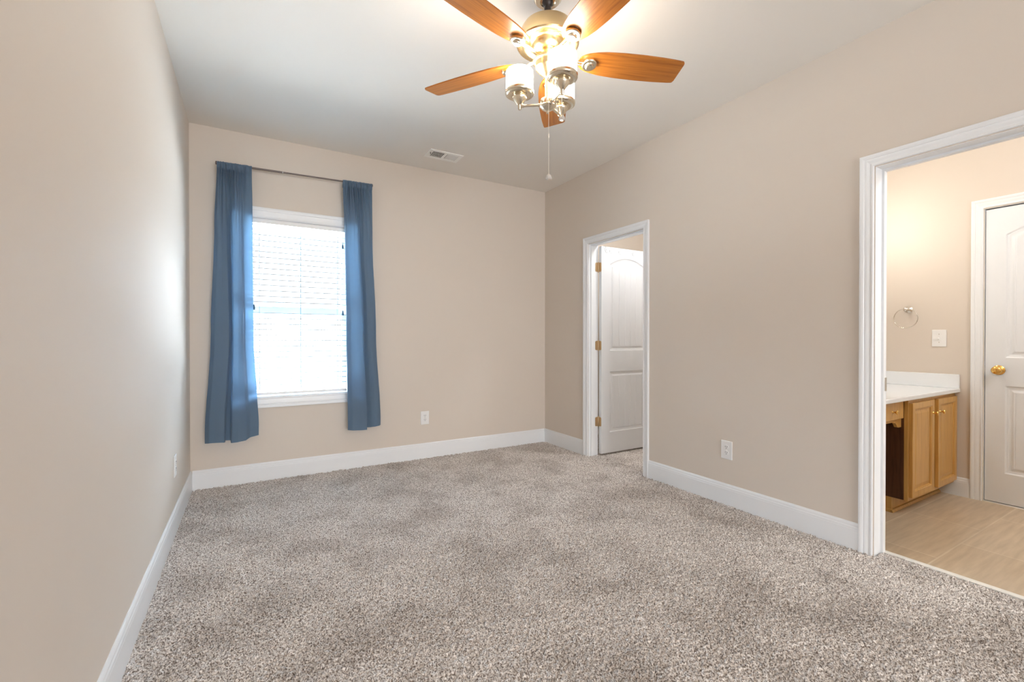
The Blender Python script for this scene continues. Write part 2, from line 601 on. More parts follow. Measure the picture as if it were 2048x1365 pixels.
for xx in (0.56, 0.92):
    bm = new()
    lathe(bm, [(0.020, 1.3965), (0.020, 1.402), (0.012, 1.406)], 20, Matrix.Translation((xx, 0.090, 0)))
    box(bm, xx - 0.006, xx + 0.034, 0.076, 0.090, 1.402, 1.410, 0.002)
    obj('sash_lock', bm, M['vinyl'], lo, 40)

# ------------------------------------------------------------------ window blind
bl = empty('window_blind', (0.74, 0.03, 2.05))
tag(bl, 'horizontal slat blind with open white slats coloured dark as backlit, and white rails inside the window between the blue curtains', 'blind')
O = Vector((0.74, 0.03, 2.05))
BX0, BX1 = WX0 + 0.012, WX1 - 0.014
def bl_obj(name, bm, m_, smooth=None):
    for v in bm.verts:
        v.co -= O
    return obj(name, bm, m_, bl, smooth)
bm = new(); box(bm, BX0, BX1, 0.004, 0.056, 2.064, 2.092, 0.002); bl_obj('headrail', bm, M['slat'])
bm = new(); box(bm, BX0 - 0.004, BX1 + 0.004, -0.006, 0.003, 2.056, 2.090, 0.002); bl_obj('valance', bm, M['slat'])
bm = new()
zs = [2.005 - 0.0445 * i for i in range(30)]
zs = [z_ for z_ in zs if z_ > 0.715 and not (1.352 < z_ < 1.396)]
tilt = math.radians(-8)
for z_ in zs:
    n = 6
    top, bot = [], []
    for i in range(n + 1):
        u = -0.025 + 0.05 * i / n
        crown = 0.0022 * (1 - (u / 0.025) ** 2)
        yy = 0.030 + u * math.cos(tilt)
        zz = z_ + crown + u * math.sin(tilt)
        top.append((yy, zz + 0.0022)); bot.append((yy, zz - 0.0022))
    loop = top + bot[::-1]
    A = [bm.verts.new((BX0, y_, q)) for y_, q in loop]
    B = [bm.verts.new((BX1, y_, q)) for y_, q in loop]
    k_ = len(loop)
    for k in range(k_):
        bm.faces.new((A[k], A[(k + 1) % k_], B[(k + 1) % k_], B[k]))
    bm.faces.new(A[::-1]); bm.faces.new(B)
bl_obj('slats', bm, M['slat_backlit_dark'])
bm = new(); box(bm, BX0, BX1, 0.004, 0.056, 0.684, 0.704, 0.003); bl_obj('bottom_rail', bm, M['slat'])
for xx in (0.455, 0.755, 1.045):
    bm = new()
    for yy in (0.0035, 0.0565):
        tube(bm, [(xx, yy, 2.066), (xx, yy, 0.70)], 0.0012, 6)
    tube(bm, [(xx, 0.03, 2.066), (xx, 0.03, 0.70)], 0.0010, 6)
    bl_obj('ladder_cord', bm, M['cord'])
for xx, zt_, zb_ in ((1.083, 2.058, 1.93), (1.083, 2.058, 1.355), (0.416, 2.058, 1.385)):
    bm = new(); tube(bm, [(xx, -0.0085, zt_), (xx, -0.0085, zb_ + 0.02)], 0.0011, 6)
    c = bl_obj('pull_cord', bm, M['cord'])
    bm = new(); lathe(bm, [(0.003, 0.022), (0.005, 0.018), (0.009, -0.006), (0.0085, -0.020), (0.004, -0.022)], 16, Matrix.Translation((xx, -0.0085, zb_)))
    for v in bm.verts:
        v.co -= O
    obj('tassel', bm, M['tassel'], c, 40)

# ------------------------------------------------------------------ curtain rod and curtains
bm = new()
RZL, RZR = 2.452, 2.475
rz = lambda x: RZL + (RZR - RZL) * (x - 0.18) / 1.136
tube(bm, [(0.182, -0.08, rz(0.182)), (0.62, -0.08, rz(0.62))], 0.0075, 16)
tube(bm, [(0.615, -0.08, rz(0.615)), (1.308, -0.08, rz(1.308))], 0.0062, 16)
rod = obj('curtain_rod', bm, M['rod'], None, 40)
tag(rod, 'thin dark pewter curtain rod mounted on the wall above the window', 'curtain rod')
for xx in (0.180, 1.310):
    bm = new()
    Y = Matrix.Translation((xx, -0.08, rz(xx))) @ Matrix.Rotation(PI / 2, 4, 'Y')
    lathe(bm, [(0.007, -0.012), (0.012, -0.010), (0.013, 0.0), (0.012, 0.010), (0.007, 0.012)], 20, Y)
    obj('end_cap', bm, M['rod'], rod, 40)
for xx in (0.186, 1.304):
    bm = new()
    box(bm, xx - 0.010, xx + 0.010, -0.004, 0.0, rz(xx) - 0.03, rz(xx) + 0.02)
    tube(bm, [(xx, -0.002, rz(xx) - 0.012), (xx, -0.045, rz(xx) - 0.012), (xx, -0.08, rz(xx) - 0.010)], 0.004, 8)
    obj('bracket', bm, M['rod'], rod)
bm = new(); tube(bm, [(0.616, -0.08, rz(0.616)), (0.620, -0.08, rz(0.62))], 0.0085, 16)
obj('sleeve', bm, M['steel'], rod, 40)


def catmull(P, s):
    n = len(P) - 1
    f = s * n
    i = min(int(f), n - 1)
    t = f - i
    p0 = P[max(i - 1, 0)]; p1 = P[i]; p2 = P[i + 1]; p3 = P[min(i + 2, n)]
    r = []
    for a, b_, c, d in zip(p0, p1, p2, p3):
        m1 = (c - a) * 0.24; m2 = (d - b_) * 0.24
        t2, t3 = t * t, t * t * t
        r.append((2 * t3 - 3 * t2 + 1) * b_ + (t3 - 2 * t2 + t) * m1 + (-2 * t3 + 3 * t2) * c + (t3 - t2) * m2)
    return r


def curtain(name, keys, ztop_f, zb_f, seed, npl):
    """keys: list of (fraction down, control points (x, y))"""
    NS, NZ = 200, 190
    bm = new()
    rows = []
    def section(fr, s):
        for i in range(len(keys) - 1):
            if fr <= keys[i + 1][0]:
                break
        f0, P0 = keys[i]; f1, P1 = keys[i + 1]
        t = min(max((fr - f0) / (f1 - f0), 0), 1)
        t = t * t * (3 - 2 * t)
        a = catmull(P0, s); b_ = catmull(P1, s)
        return a[0] + (b_[0] - a[0]) * t, a[1] + (b_[1] - a[1]) * t
    # back of the rod pocket, over the rod, then the long front
    for j in range(-9, NZ + 1):
        row = []
        for i in range(NS + 1):
            s = i / NS
            x0, y0 = section(0.0, s)
            zr = rz(x0)
            ruff = 0.5 + 0.5 * noise.noise(Vector((s * 34, seed, 0.3)))
            if j < 0:
                k = j + 9
                if k < 4:
                    p = (x0, -0.064 + 0.004 * ruff, zr - 0.05 + 0.012 * k)
                else:
                    th = (k - 4) / 4.0 * PI
                    p = (x0, -0.080 + 0.0145 * math.cos(th), zr + (0.011 + 0.007 * ruff) * math.sin(th))
            else:
                fr = j / NZ
                x, y = section(fr, s)
                zt = zr - 0.002
                zb = zb_f(s)
                z = zt + (zb - zt) * fr
                d = zt - z
                k = math.exp(-d / 0.20)
                y += 0.015 * k * math.sin(2 * PI * npl * s + 1.5 * noise.noise(Vector((s * 8, seed, 1)))) * min(1, d / 0.01 + 0.4)
                pin = math.exp(-((d - 0.045) / 0.012) ** 2)
                y += 0.003 * pin
                if d < 0.06:
                    b_ = d / 0.06
                    y = (-0.0935 + (y + 0.085) * 0.8) * (1 - b_) + y * b_
                if d < 0.035:
                    y = min(y, -0.0905 - 0.10 * max(0.0, 0.012 - d))
                amp = 0.35 + 0.65 * fr
                y += 0.004 * amp * noise.noise(Vector((x * 9, z * 3.0, seed)))
                y += 0.0016 * noise.noise(Vector((x * 14, z * 26.0, seed + 3)))
                x += 0.0025 * amp * noise.noise(Vector((seed, z * 7.0, s * 2)))
                h_ = z - zb
                y -= 0.0016 * math.exp(-((h_ - 0.075) / 0.004) ** 2)
                y += 0.0014 * math.exp(-((h_ - 0.155) / 0.004) ** 2)
                p = (x, min(y, -0.022), z)
            row.append(bm.verts.new(p))
        rows.append(row)
    for a, b_ in zip(rows[:-1], rows[1:]):
        for i in range(NS):
            bm.faces.new((a[i], a[i + 1], b_[i + 1], b_[i]))
    return obj(name, bm, M['curtain'], None, 180)


LK = [
 (0.0, [(.178, -.078), (.198, -.090), (.214, -.074), (.236, -.092), (.252, -.074), (.266, -.090), (.283, -.074), (.303, -.092), (.330, -.076), (.360, -.092), (.405, -.084)]),
 (0.22, [(.160, -.070), (.185, -.094), (.208, -.086), (.238, -.098), (.258, -.066), (.268, -.062), (.280, -.102), (.308, -.112), (.334, -.104), (.350, -.072), (.409, -.062)]),
 (0.60, [(.135, -.068), (.163, -.094), (.208, -.100), (.252, -.100), (.262, -.060), (.273, -.056), (.282, -.106), (.313, -.118), (.343, -.106), (.357, -.060), (.412, -.046)]),
 (1.0, [(.094, -.060), (.122, -.090), (.168, -.102), (.216, -.102), (.227, -.060), (.256, -.055), (.268, -.112), (.312, -.126), (.362, -.110), (.388, -.072), (.447, -.045)]),
]
RK = [
 (0.0, [(1.073, -.084), (1.108, -.093), (1.122, -.074), (1.140, -.092), (1.160, -.074), (1.180, -.092), (1.200, -.074), (1.222, -.092), (1.245, -.077), (1.280, -.092), (1.316, -.080)]),
 (0.22, [(1.090, -.060), (1.094, -.090), (1.120, -.106), (1.158, -.110), (1.190, -.104), (1.200, -.072), (1.218, -.070), (1.240, -.090), (1.268, -.092), (1.298, -.088), (1.321, -.070)]),
 (0.60, [(1.104, -.045), (1.098, -.090), (1.130, -.112), (1.180, -.116), (1.228, -.110), (1.238, -.066), (1.252, -.056), (1.275, -.076), (1.302, -.086), (1.330, -.080), (1.352, -.060)]),
 (1.0, [(1.122, -.035), (1.109, -.090), (1.142, -.120), (1.200, -.125), (1.263, -.114), (1.268, -.066), (1.277, -.054), (1.310, -.070), (1.345, -.082), (1.376, -.076), (1.394, -.052)]),
]
def zbl(s):
    return 0.352 + 0.006 * math.sin(s * 9) + (0.022 * max(0, (s - 0.8) / 0.2)) + (0.012 if 0.38 < s < 0.55 else 0)
def zbr(s):
    return 0.350 + 0.006 * math.sin(s * 7 + 1) + (0.010 if s > 0.45 else 0)
tag(curtain('curtain', LK, None, zbl, 2.0, 12), 'slate blue curtain hanging at the left side of the window, nearer the left wall', 'curtain')
tag(curtain('curtain', RK, None, zbr, 9.0, 11), 'slate blue curtain hanging at the right side of the window, nearer the wall outlet', 'curtain')

# ------------------------------------------------------------------ wall plates
def plate_thing(name, mtx, label, cat, kind, group=None):
    """local: X across, Z up, -Y off the wall"""
    root = empty(name); root.matrix_world = mtx
    bm = new(); box(bm, -0.041, 0.041, -0.006, 0.0, -0.0625, 0.0625, 0.0025)
    obj('cover_plate', bm, M['plastic'], root)
    if kind == 'outlet':
        for dz in (0.0195, -0.0195):
            bm = new(); lathe(bm, [(0.0165, 0), (0.0165, 0.002)], 24, Matrix.Translation((0, -0.006, dz)) @ Matrix.Rotation(PI / 2, 4, 'X'))
            f = obj('receptacle', bm, M['plastic'], root)
            bm = new()
            box(bm, -0.0075, -0.0050, -0.0088, -0.0080, dz + 0.000, dz + 0.009); box(bm, 0.0050, 0.0075, -0.0088, -0.0080, dz + 0.000, dz + 0.009)
            lathe(bm, [(0.0026, 0), (0.0026, 0.0008)], 12, Matrix.Translation((0, -0.008, dz - 0.007)) @ Matrix.Rotation(PI / 2, 4, 'X'))
            obj('slot', bm, M['slot'], f)
        bm = new(); lathe(bm, [(0.003, 0), (0.0022, 0.0012)], 12, Matrix.Translation((0, -0.006, 0)) @ Matrix.Rotation(PI / 2, 4, 'X'))
        obj('screw', bm, M['satin'], root)
    else:
        bm = new(); box(bm, -0.006, 0.006, -0.007, -0.006, -0.013, 0.013)
        obj('toggle_slot', bm, M['plastic'], root)
        bm = new(); box(bm, -0.0045, 0.0045, -0.008, 0.008, -0.004, 0.004, 0.001)
        o = obj('toggle', bm, M['plastic'], root); o.location = (0, -0.012, -0.004); o.rotation_euler = (math.radians(25), 0, 0)
        for dz in (0.03, -0.03):
            bm = new(); lathe(bm, [(0.003, 0), (0.0022, 0.0012)], 12, Matrix.Translation((0, -0.006, dz)) @ Matrix.Rotation(PI / 2, 4, 'X'))
            obj('screw', bm, M['satin'], root)
    return tag(root, label, cat, group)
plate_thing('wall_outlet', Matrix.Translation((1.821, 0, 0.384)), 'white wall outlet on the beige wall right of the window curtain', 'outlet', 'outlet')
plate_thing('wall_outlet', Matrix.Translation((W, -2.194, 0.376)) @ Matrix.Rotation(PI / 2 * 3, 4, 'Z'), 'white wall outlet on the right wall between the two doorways', 'outlet', 'outlet')
plate_thing('wall_outlet', Matrix.Translation((0, -0.815, 0.386)) @ Matrix.Rotation(PI / 2, 4, 'Z'), 'white wall outlet seen edge on along the left wall', 'outlet', 'outlet')
plate_thing('light_switch', Matrix.Translation((X2, -2.813, 1.139)) @ Matrix.Rotation(PI / 2 * 3, 4, 'Z'), 'white toggle light switch on the bathroom wall beside the inner door', 'light switch', 'switch')

# ------------------------------------------------------------------ ceiling vent
vt = empty('ceiling_vent', (1.865, -0.382, H))
tag(vt, 'off-white louvred air vent set in the ceiling near the back wall', 'vent')
bm = new(); box(bm, -0.125, 0.125, -0.065, 0.065, -0.0008, -0.0003); obj('duct_shade_sheet', bm, M['duct_dark'], vt)  # dark sheet stands in for the shade inside the duct
bm = new()
for a in ((-0.15, -0.118, -0.088, 0.088), (0.118, 0.15, -0.088, 0.088), (-0.118, 0.118, -0.088, -0.056), (-0.118, 0.118, 0.056, 0.088), (-0.012, 0.012, -0.056, 0.056)):
    box(bm, *a, -0.007, -0.0003)
obj('frame', bm, M['vent'], vt)
for side, nm in ((-1, 'louvre_bank'), (1, 'louvre_bank')):
    bm = new()
    for i in range(8):
        xc = side * (0.020 + 0.0125 * i + 0.004)
        t = -side * 0.0062
        v = [bm.verts.new(p) for p in ((xc - t * 0.6, -0.055, -0.0062), (xc + t * 0.6, -0.055, -0.0012), (xc + t * 0.6, 0.055, -0.0012), (xc - t * 0.6, 0.055, -0.0062))]
        bm.faces.new(v)
    if side < 0:
        for yy in (-0.028, 0.0, 0.028):
            box(bm, -0.116, -0.014, yy - 0.002, yy + 0.002, -0.0068, -0.0055)
    o = obj(nm, bm, M['vent'], vt)
    sm = o.modifiers.new('thick', 'SOLIDIFY'); sm.thickness = 0.0007
bm = new(); tube(bm, [(-0.134, -0.03, -0.004), (-0.134, -0.03, -0.022)], 0.003, 8)
obj('damper_lever', bm, M['slot'], vt)

# ------------------------------------------------------------------ moulded doors
def uniq(vals):
    r = []
    for v in sorted(vals):
        if not r or v - r[-1] > 0.0012:
            r.append(v)
    return r
def make_door(name, Wd, Hd, th, px0, px1, top, botm, rise, grooves=True):
    """local: X across from hinge 0..Wd, Z up 0..Hd, moulded face at y=0 facing -Y, thickness to +Y"""
    hw = (px1 - px0) / 2; xc = (px0 + px1) / 2
    gx = [px0 + 0.045 + (px1 - px0 - 0.09) * k / 5 for k in range(0, 6)] if grooves else []
    xs = list(np.arange(0, Wd, 0.012)) + [Wd]
    for e in (px0, px1):
        s = 1 if e == px0 else -1
        xs += [e + s * q for q in np.arange(-0.004, 0.056, 0.0025)]
    for g in gx:
        xs += [g + q for q in (-0.0045, -0.003, -0.0015, 0, 0.0015, 0.003, 0.0045)]
    xs = uniq([x for x in xs if 0 <= x <= Wd])
    zs = list(np.arange(0, Hd, 0.02)) + [Hd]
    for e, s in ((top[0], 1), (botm[0], 1), (botm[1], -1)):
        zs += [e + s * q for q in np.arange(-0.004, 0.056, 0.0025)]
    zs += list(np.arange(top[1] - 0.065, top[1] + rise + 0.008, 0.003))
    zs = uniq([z for z in zs if 0 <= z <= Hd])
    def prof(d):
        if d <= 0: return 0.0
        if d < 0.008: return 0.0065 * math.sin(d / 0.008 * PI / 2)
        if d < 0.014: return 0.0065
        if d < 0.017: return 0.0065 + 0.002 * (d - 0.014) / 0.003
        if d < 0.024: return 0.0085
        if d < 0.044: return 0.0085 - 0.0065 * (0.5 - 0.5 * math.cos((d - 0.024) / 0.020 * PI))
        return 0.002
    def depth(x, z):
        dx = hw - abs(x - xc)
        dep = 0.0
        for kind, (z0, z1) in (('a', top), ('b', botm)):
            if kind == 'a':
                q = (x - xc) / hw
                zt = z1 + rise * (1 - q * q)
                slope = 2 * rise * abs(q) / hw
                dz = (zt - z) / math.sqrt(1 + slope * slope)
            else:
                dz = z1 - z
            d = min(dx, dz, z - z0)
            if d > 0:
                dep = prof(d)
                if d > 0.044 - 0.004:
                    for g in gx:
                        e = abs(x - g)
                        if e < 0.004:
                            dep += 0.0022 * (1 - e / 0.004) * min(1, (d - 0.040) / 0.006)
        return dep
    bm = new()
    G = [[bm.verts.new((x, depth(x, z), z)) for x in xs] for z in zs]
    for j in range(len(zs) - 1):
        for i in range(len(xs) - 1):
            bm.faces.new((G[j][i], G[j][i + 1], G[j + 1][i + 1], G[j + 1][i]))
    # sides and back
    brd = [G[0][i] for i in range(len(xs))] + [G[j][-1] for j in range(1, len(zs))] + \
          [G[-1][i] for i in range(len(xs) - 2, -1, -1)] + [G[j][0] for j in range(len(zs) - 2, 0, -1)]
    bk = [bm.verts.new((v.co.x, th, v.co.z)) for v in brd]
    n = len(brd)
    for k in range(n):
        bm.faces.new((brd[k], bk[k], bk[(k + 1) % n], brd[(k + 1) % n]))
    bm.faces.new(bk)
    return struct(obj(name, bm, M['door'], None, 28))

# closet door: open square to the wall, swung into the closet
d1 = make_door('door_1', 0.69, 2.012, 0.035, 0.108, 0.582, (1.000, 1.843), (0.202, 0.793), 0.072)
d1.location = (3.326, -0.780, 0.018)
# bathroom inner door: shut, facing into the bathroom (local +X runs towards the camera, -Y)
d2 = make_door('door_2', 0.704, 2.018, 0.035, 0.098, 0.606, (0.995, 1.832), (0.205, 0.800), 0.072)
d2.matrix_world = Matrix.Translation((X2 + 0.006, D2A - 0.0045, 0.012)) @ Matrix.Rotation(-PI / 2, 4, 'Z')
# closet door hinges
for zc in (1.829, 1.068, 0.327):
    bm = new()
    lathe(bm, [(0.0, -0.052), (0.003, -0.052), (0.0058, -0.047), (0.0058, 0.047), (0.003, 0.052), (0.0, 0.052)], 14, Matrix.Translation((3.3195, -0.7425, zc)), cap=False)
    # one leaf on the jamb, one on the door edge, rounded corners
    def leaf(f):
        pts = []
        r = 0.012; w_ = 0.034; h_ = 0.0445
        for cx_, cz_, a0 in ((w_ - r, h_ - r, 0), (0, h_, None), (0, -h_, None), (w_ - r, -h_ + r, -PI / 2)):
            if a0 is None:
                pts.append((cx_, cz_))
            else:
                for q in range(6):
                    a = a0 + PI / 2 * q / 5
                    pts.append((cx_ + r * math.cos(a), cz_ + r * math.sin(a)))
        A = [bm.verts.new(f(u, 0.0, v)) for u, v in pts]
        B = [bm.verts.new(f(u, 0.0016, v)) for u, v in pts]
        bm.faces.new(A); bm.faces.new(B[::-1])
        for k in range(len(A)):
            bm.faces.new((A[k], B[k], B[(k + 1) % len(A)], A[(k + 1) % len(A)]))
    leaf(lambda u, t, v: (3.3165 - u, CL0 - 0.001 - t, zc + v))
    leaf(lambda u, t, v: (3.326 - t, -0.7445 - u, zc + v))
    for v in bm.verts:
        v.co -= Vector(d1.location)
    obj('hinge', bm, M['hinge'], d1, 40)
# bathroom door knob and latch
kn = new()
K = Matrix.Translation((X2 + 0.006, -3.120, 0.920)) @ Matrix.Rotation(-PI / 2, 4, 'Y')
lathe(kn, [(0.0, -0.001), (0.033, -0.001), (0.033, 0.003), (0.029, 0.007), (0.016, 0.010), (0.012, 0.014), (0.011, 0.026), (0.016, 0.032), (0.024, 0.037), (0.0275, 0.045), (0.0265, 0.053), (0.021, 0.059), (0.012, 0.0615), (0.011, 0.0605), (0.0, 0.0605)], 36, K, cap=False)
box(kn, X2 + 0.006 - 0.066, X2 + 0.006 - 0.060, -3.1225, -3.1175, 0.912, 0.928, 0.001)
inv = d2.matrix_world.inverted()
for v in kn.verts:
    v.co = inv @ v.co
obj('door_knob', kn, M['gold'], d2, 40)
bm = new(); box(bm, X2 + 0.010, X2 + 0.030, D2A - 0.0012, D2A - 0.0044, 0.892, 0.950)
o = obj('strike_plate', bm, M['satin'], t3)

# wire hooks over the top of the closet door
HT = 0.018 + 2.012
hk = ((3.368, 'first wire hook over the closet door top, nearest the hinges', 0.35), (3.446, 'second wire hook from the hinges over the closet door top', -0.30),
      (3.563, 'third wire hook from the hinges over the closet door top', -0.22), (3.730, 'fourth wire hook over the closet door top, farthest from the hinges', 0.28))
for xh, lab, sk in hk:
    root = empty('over_door_hook', (xh, -0.780, HT))
    bm = new()
    for dx in (-0.008, 0.008):
        pts = [(dx, 0.0368, -0.04), (dx, 0.0368, 0.0012), (dx, -0.0018, 0.0012), (dx + sk * 0.03, -0.0018, -0.040)]
        tube(bm, pts, 0.0013, 8)
    obj('strap', bm, M['steel'], root, 40)
    bm = new()
    pts = [(-0.008 + sk * 0.03, -0.0018, -0.040), (sk * 0.04, -0.003, -0.058), (sk * 0.04, -0.012, -0.064), (sk * 0.04, -0.020, -0.058), (sk * 0.04, -0.022, -0.046)]
    tube(bm, pts, 0.0013, 8)
    obj('hook', bm, M['steel'], root, 40)
    tag(root, lab, 'hook', 'wire hooks over the closet door')

# ------------------------------------------------------------------ ceiling fan
FX, FY = 1.581, -2.386
fan = empty('ceiling_fan', (FX, FY, H))
tag(fan, 'brass ceiling fan with five cherry wood blades and three lit white glass shades', 'ceiling fan')
z = lambda v: v - H
bm = new(); lathe(bm, [(0.066, z(2.743)), (0.067, z(2.725)), (0.064, z(2.706)), (0.055, z(2.696)), (0.036, z(2.693)), (0.034, z(2.700)), (0.0, z(2.700))], 48, cap=False)
obj('canopy', bm, M['nickel'], fan, 35)
bm = new(); lathe(bm, [(0.024, z(2.700)), (0.026, z(2.690)), (0.021, z(2.676)), (0.016, z(2.670)), (0.016, z(2.585)), (0.026, z(2.580)), (0.026, z(2.570))], 28)
obj('downrod', bm, M['dark_metal'], fan, 35)
bm = new()
lathe(bm, [(0.0, z(2.588)), (0.060, z(2.588)), (0.100, z(2.584)), (0.113, z(2.577)), (0.122, z(2.562)), (0.131, z(2.540)), (0.139, z(2.517)), (0.1435, z(2.504)), (0.1435, z(2.495)),
           (0.138, z(2.490)), (0.118, z(2.487)), (0.108, z(2.490)), (0.100, z(2.497)), (0.088, z(2.500)), (0.080, z(2.496)), (0.075, z(2.480)), (0.064, z(2.468)), (0.052, z(2.461)), (0.050, z(2.464)), (0.0, z(2.464))], 64, cap=False)
obj('motor_housing', bm, M['brass'], fan, 30)
bm = new()
lathe(bm, [(0.0, z(2.466)), (0.042, z(2.466)), (0.042, z(2.428)), (0.046, z(2.426)), (0.068, z(2.424)), (0.071, z(2.420)), (0.068, z(2.414)), (0.060, z(2.411)), (0.057, z(2.400)), (0.056, z(2.388)), (0.053, z(2.384)),
           (0.050, z(2.382)), (0.038, z(2.366)), (0.022, z(2.352)), (0.014, z(2.346)), (0.0, z(2.346))], 48, cap=False)
obj('switch_housing', bm, M['brass'], fan, 30)
bm = new(); lathe(bm, [(0.0125, z(2.350)), (0.0125, z(2.236))], 24)
obj('stem', bm, M['brass'], fan, 35)
bm = new()
lathe(bm, [(0.0, z(2.245)), (0.020, z(2.245)), (0.033, z(2.241)), (0.035, z(2.236)), (0.035, z(2.216)), (0.037, z(2.213)), (0.035, z(2.209)), (0.026, z(2.200)), (0.013, z(2.193)), (0.007, z(2.190)), (0.0065, z(2.180)), (0.0, z(2.179))], 40, cap=False)
obj('light_hub', bm, M['nickel'], fan, 30)

# blades
NB = 40
def half(s):
    """half width of the blade along s (0 root .. 1 tip)"""
    pts = [(0.0, 0.0), (0.01, 0.022), (0.035, 0.036), (0.08, 0.0485), (0.14, 0.058), (0.24, 0.067), (0.40, 0.0725), (0.60, 0.0740), (0.80, 0.0715), (0.95, 0.0665), (0.985, 0.064), (0.996, 0.058), (1.0, 0.048)]
    for (a, u), (b_, v) in zip(pts, pts[1:]):
        if s <= b_:
            t = (s - a) / (b_ - a)
            return u + (v - u) * t
    return pts[-1][1]
def blade_mesh():
    bm = new()
    ss = [0.0, 0.003, 0.008, 0.015, 0.025, 0.04, 0.06, 0.085] + [0.12 + 0.86 * k / 26 for k in range(27)] + [0.987, 0.994, 0.998, 1.0]
    up, dn = [], []
    for s in ss:
        x = 0.147 + 0.511 * s
        up.append((x, half(s))); dn.append((x, -half(s)))
    out_ = up + dn[::-1][:-1] if half(0) == 0 else up + dn[::-1]
    A = [bm.verts.new((x, y, 0.003)) for x, y in out_]
    B = [bm.verts.new((x, y, -0.003)) for x, y in out_]
    bm.faces.new(A); bm.faces.new(B[::-1])
    n = len(A)
    for k in range(n):
        bm.faces.new((A[k], B[k], B[(k + 1) % n], A[(k + 1) % n]))
    return bm
def iron_mesh():
    bm = new()
    for dy in (-0.007, 0.007):
        tube(bm, [(0.040, dy, 0.004), (0.110, dy, -0.010), (0.196, dy, -0.0125)], 0.0042, 10)
    return bm
def medal_mesh():
    bm = new()
    lathe(bm, [(0.0, -0.0035), (0.034, -0.0035), (0.035, -0.007), (0.035, -0.015), (0.032, -0.0185), (0.021, -0.0195), (0.0195, -0.0215), (0.0185, -0.0275), (0.015, -0.030), (0.0, -0.030)], 40, Matrix.Translation((0.200, 0, 0)), cap=False)
    return bm
bmesh_blade = blade_mesh(); b0 = obj('blade', bmesh_blade, M['cherry'], fan)
i0 = obj('blade_iron', iron_mesh(), M['nickel'], b0, 40)
m0 = obj('medallion', medal_mesh(), M['nickel'], b0, 35)
th0 = math.radians(51.737)
for k in range(5):
    if k == 0:
        b_, i_, m_ = b0, i0, m0
    else:
        b_ = b0.copy(); i_ = i0.copy(); m_ = m0.copy()
        for o in (b_, i_, m_):
            COL.objects.link(o)
        b_.parent = fan; i_.parent = b_; m_.parent = b_
    b_.location = (0, 0, z(2.436))
    b_.rotation_euler = (Matrix.Rotation(th0 + k * 2 * PI / 5, 4, 'Z') @ Matrix.Rotation(math.radians(-12), 4, 'X')).to_euler()

# lamp arms, holders and glass shades
RA = 0.130
arm0 = new()
tube(arm0, [(0.030, 0, 0), (RA - 0.008, 0, 0)], 0.0056, 12)
lathe(arm0, [(0.0078, 0.032), (0.0078, 0.044)], 14, Matrix.Rotation(PI / 2, 4, 'Y'))
lathe(arm0, [(0.0078, RA - 0.020), (0.0078, RA - 0.006)], 14, Matrix.Rotation(PI / 2, 4, 'Y'))
T_ = Matrix.Translation((RA, 0, -0.008))
lathe(arm0, [(0.0, -0.010), (0.006, -0.009), (0.0085, -0.004), (0.0085, 0.018), (0.011, 0.022)], 20, T_, cap=False)
a0 = obj('lamp_arm', arm0, M['nickel'], fan, 35)
hold0 = new()
lathe(hold0, [(0.0, 0.012), (0.011, 0.012), (0.031, 0.038), (0.033, 0.043), (0.033, 0.046), (0.026, 0.048), (0.024, 0.056), (0.030, 0.058), (0.048, 0.054), (0.058, 0.057), (0.0625, 0.062), (0.066, 0.062), (0.0675, 0.066), (0.0675, 0.074), (0.0655, 0.078),
              (0.0625, 0.078), (0.0625, 0.068), (0.0, 0.066)], 44, T_, cap=False)
h0 = obj('lamp_holder', hold0, M['nickel'], a0, 30)
sh = new()
lathe(sh, [(0.0625, 0.076), (0.0632, 0.090), (0.0632, 0.160), (0.0620, 0.166), (0.0590, 0.167), (0.0575, 0.164), (0.0580, 0.090), (0.0570, 0.080)], 48, T_, cap=False)
s0 = obj('glass_shade', sh, M['shade'], a0, 35)
bm = new(); lathe(bm, [(0.0, 0.066), (0.013, 0.066), (0.013, 0.086), (0.020, 0.098), (0.029, 0.118), (0.027, 0.136), (0.014, 0.147), (0.0, 0.149)], 24, T_, cap=False)
u0 = obj('bulb', bm, M['shade'], a0, 60)
camr = math.atan2(rgt.y, rgt.x)
for k, a in enumerate(PI * q - math.radians(5) for q in (1, -1 / 3, 1 / 3)):
    if k == 0:
        A = a0
    else:
        A = a0.copy(); COL.objects.link(A); A.parent = fan
        for c in (h0, s0, u0):
            q = c.copy(); COL.objects.link(q); q.parent = A
    A.location = (0, 0, z(2.220))
    A.rotation_euler = (0, 0, camr + a)

def pull(dr, df, ztop, zball, joint):
    off = rgt * dr + Vector((fwd.x, fwd.y, 0)).normalized() * df
    bm = new()
    n_ = int((ztop - zball) / 0.006)
    tube(bm, [(off.x, off.y, z(ztop)), (off.x, off.y, z(zball + 0.012))], 0.0011, 8)
    if joint:
        lathe(bm, [(0.0012, 0.010), (0.0032, 0.006), (0.0032, -0.006), (0.0012, -0.010)], 12, Matrix.Translation((off.x, off.y, z(joint))))
    c = obj('pull_chain', bm, M['chain'], fan, 40)
    bm = new()
    lathe(bm, [(0.0, 0.014), (0.004, 0.0135), (0.0085, 0.011), (0.0130, 0.004), (0.0150, -0.003), (0.0145, -0.008), (0.0110, -0.0115), (0.0, -0.0115)], 11, Matrix.Translation((off.x, off.y, z(zball))), cap=False)
    obj('pull_knob', bm, M['crystal'], c)
pull(0.0, -0.060, 2.412, 1.864, 2.050)
pull(0.063, -0.027, 2.412, 2.146, None)

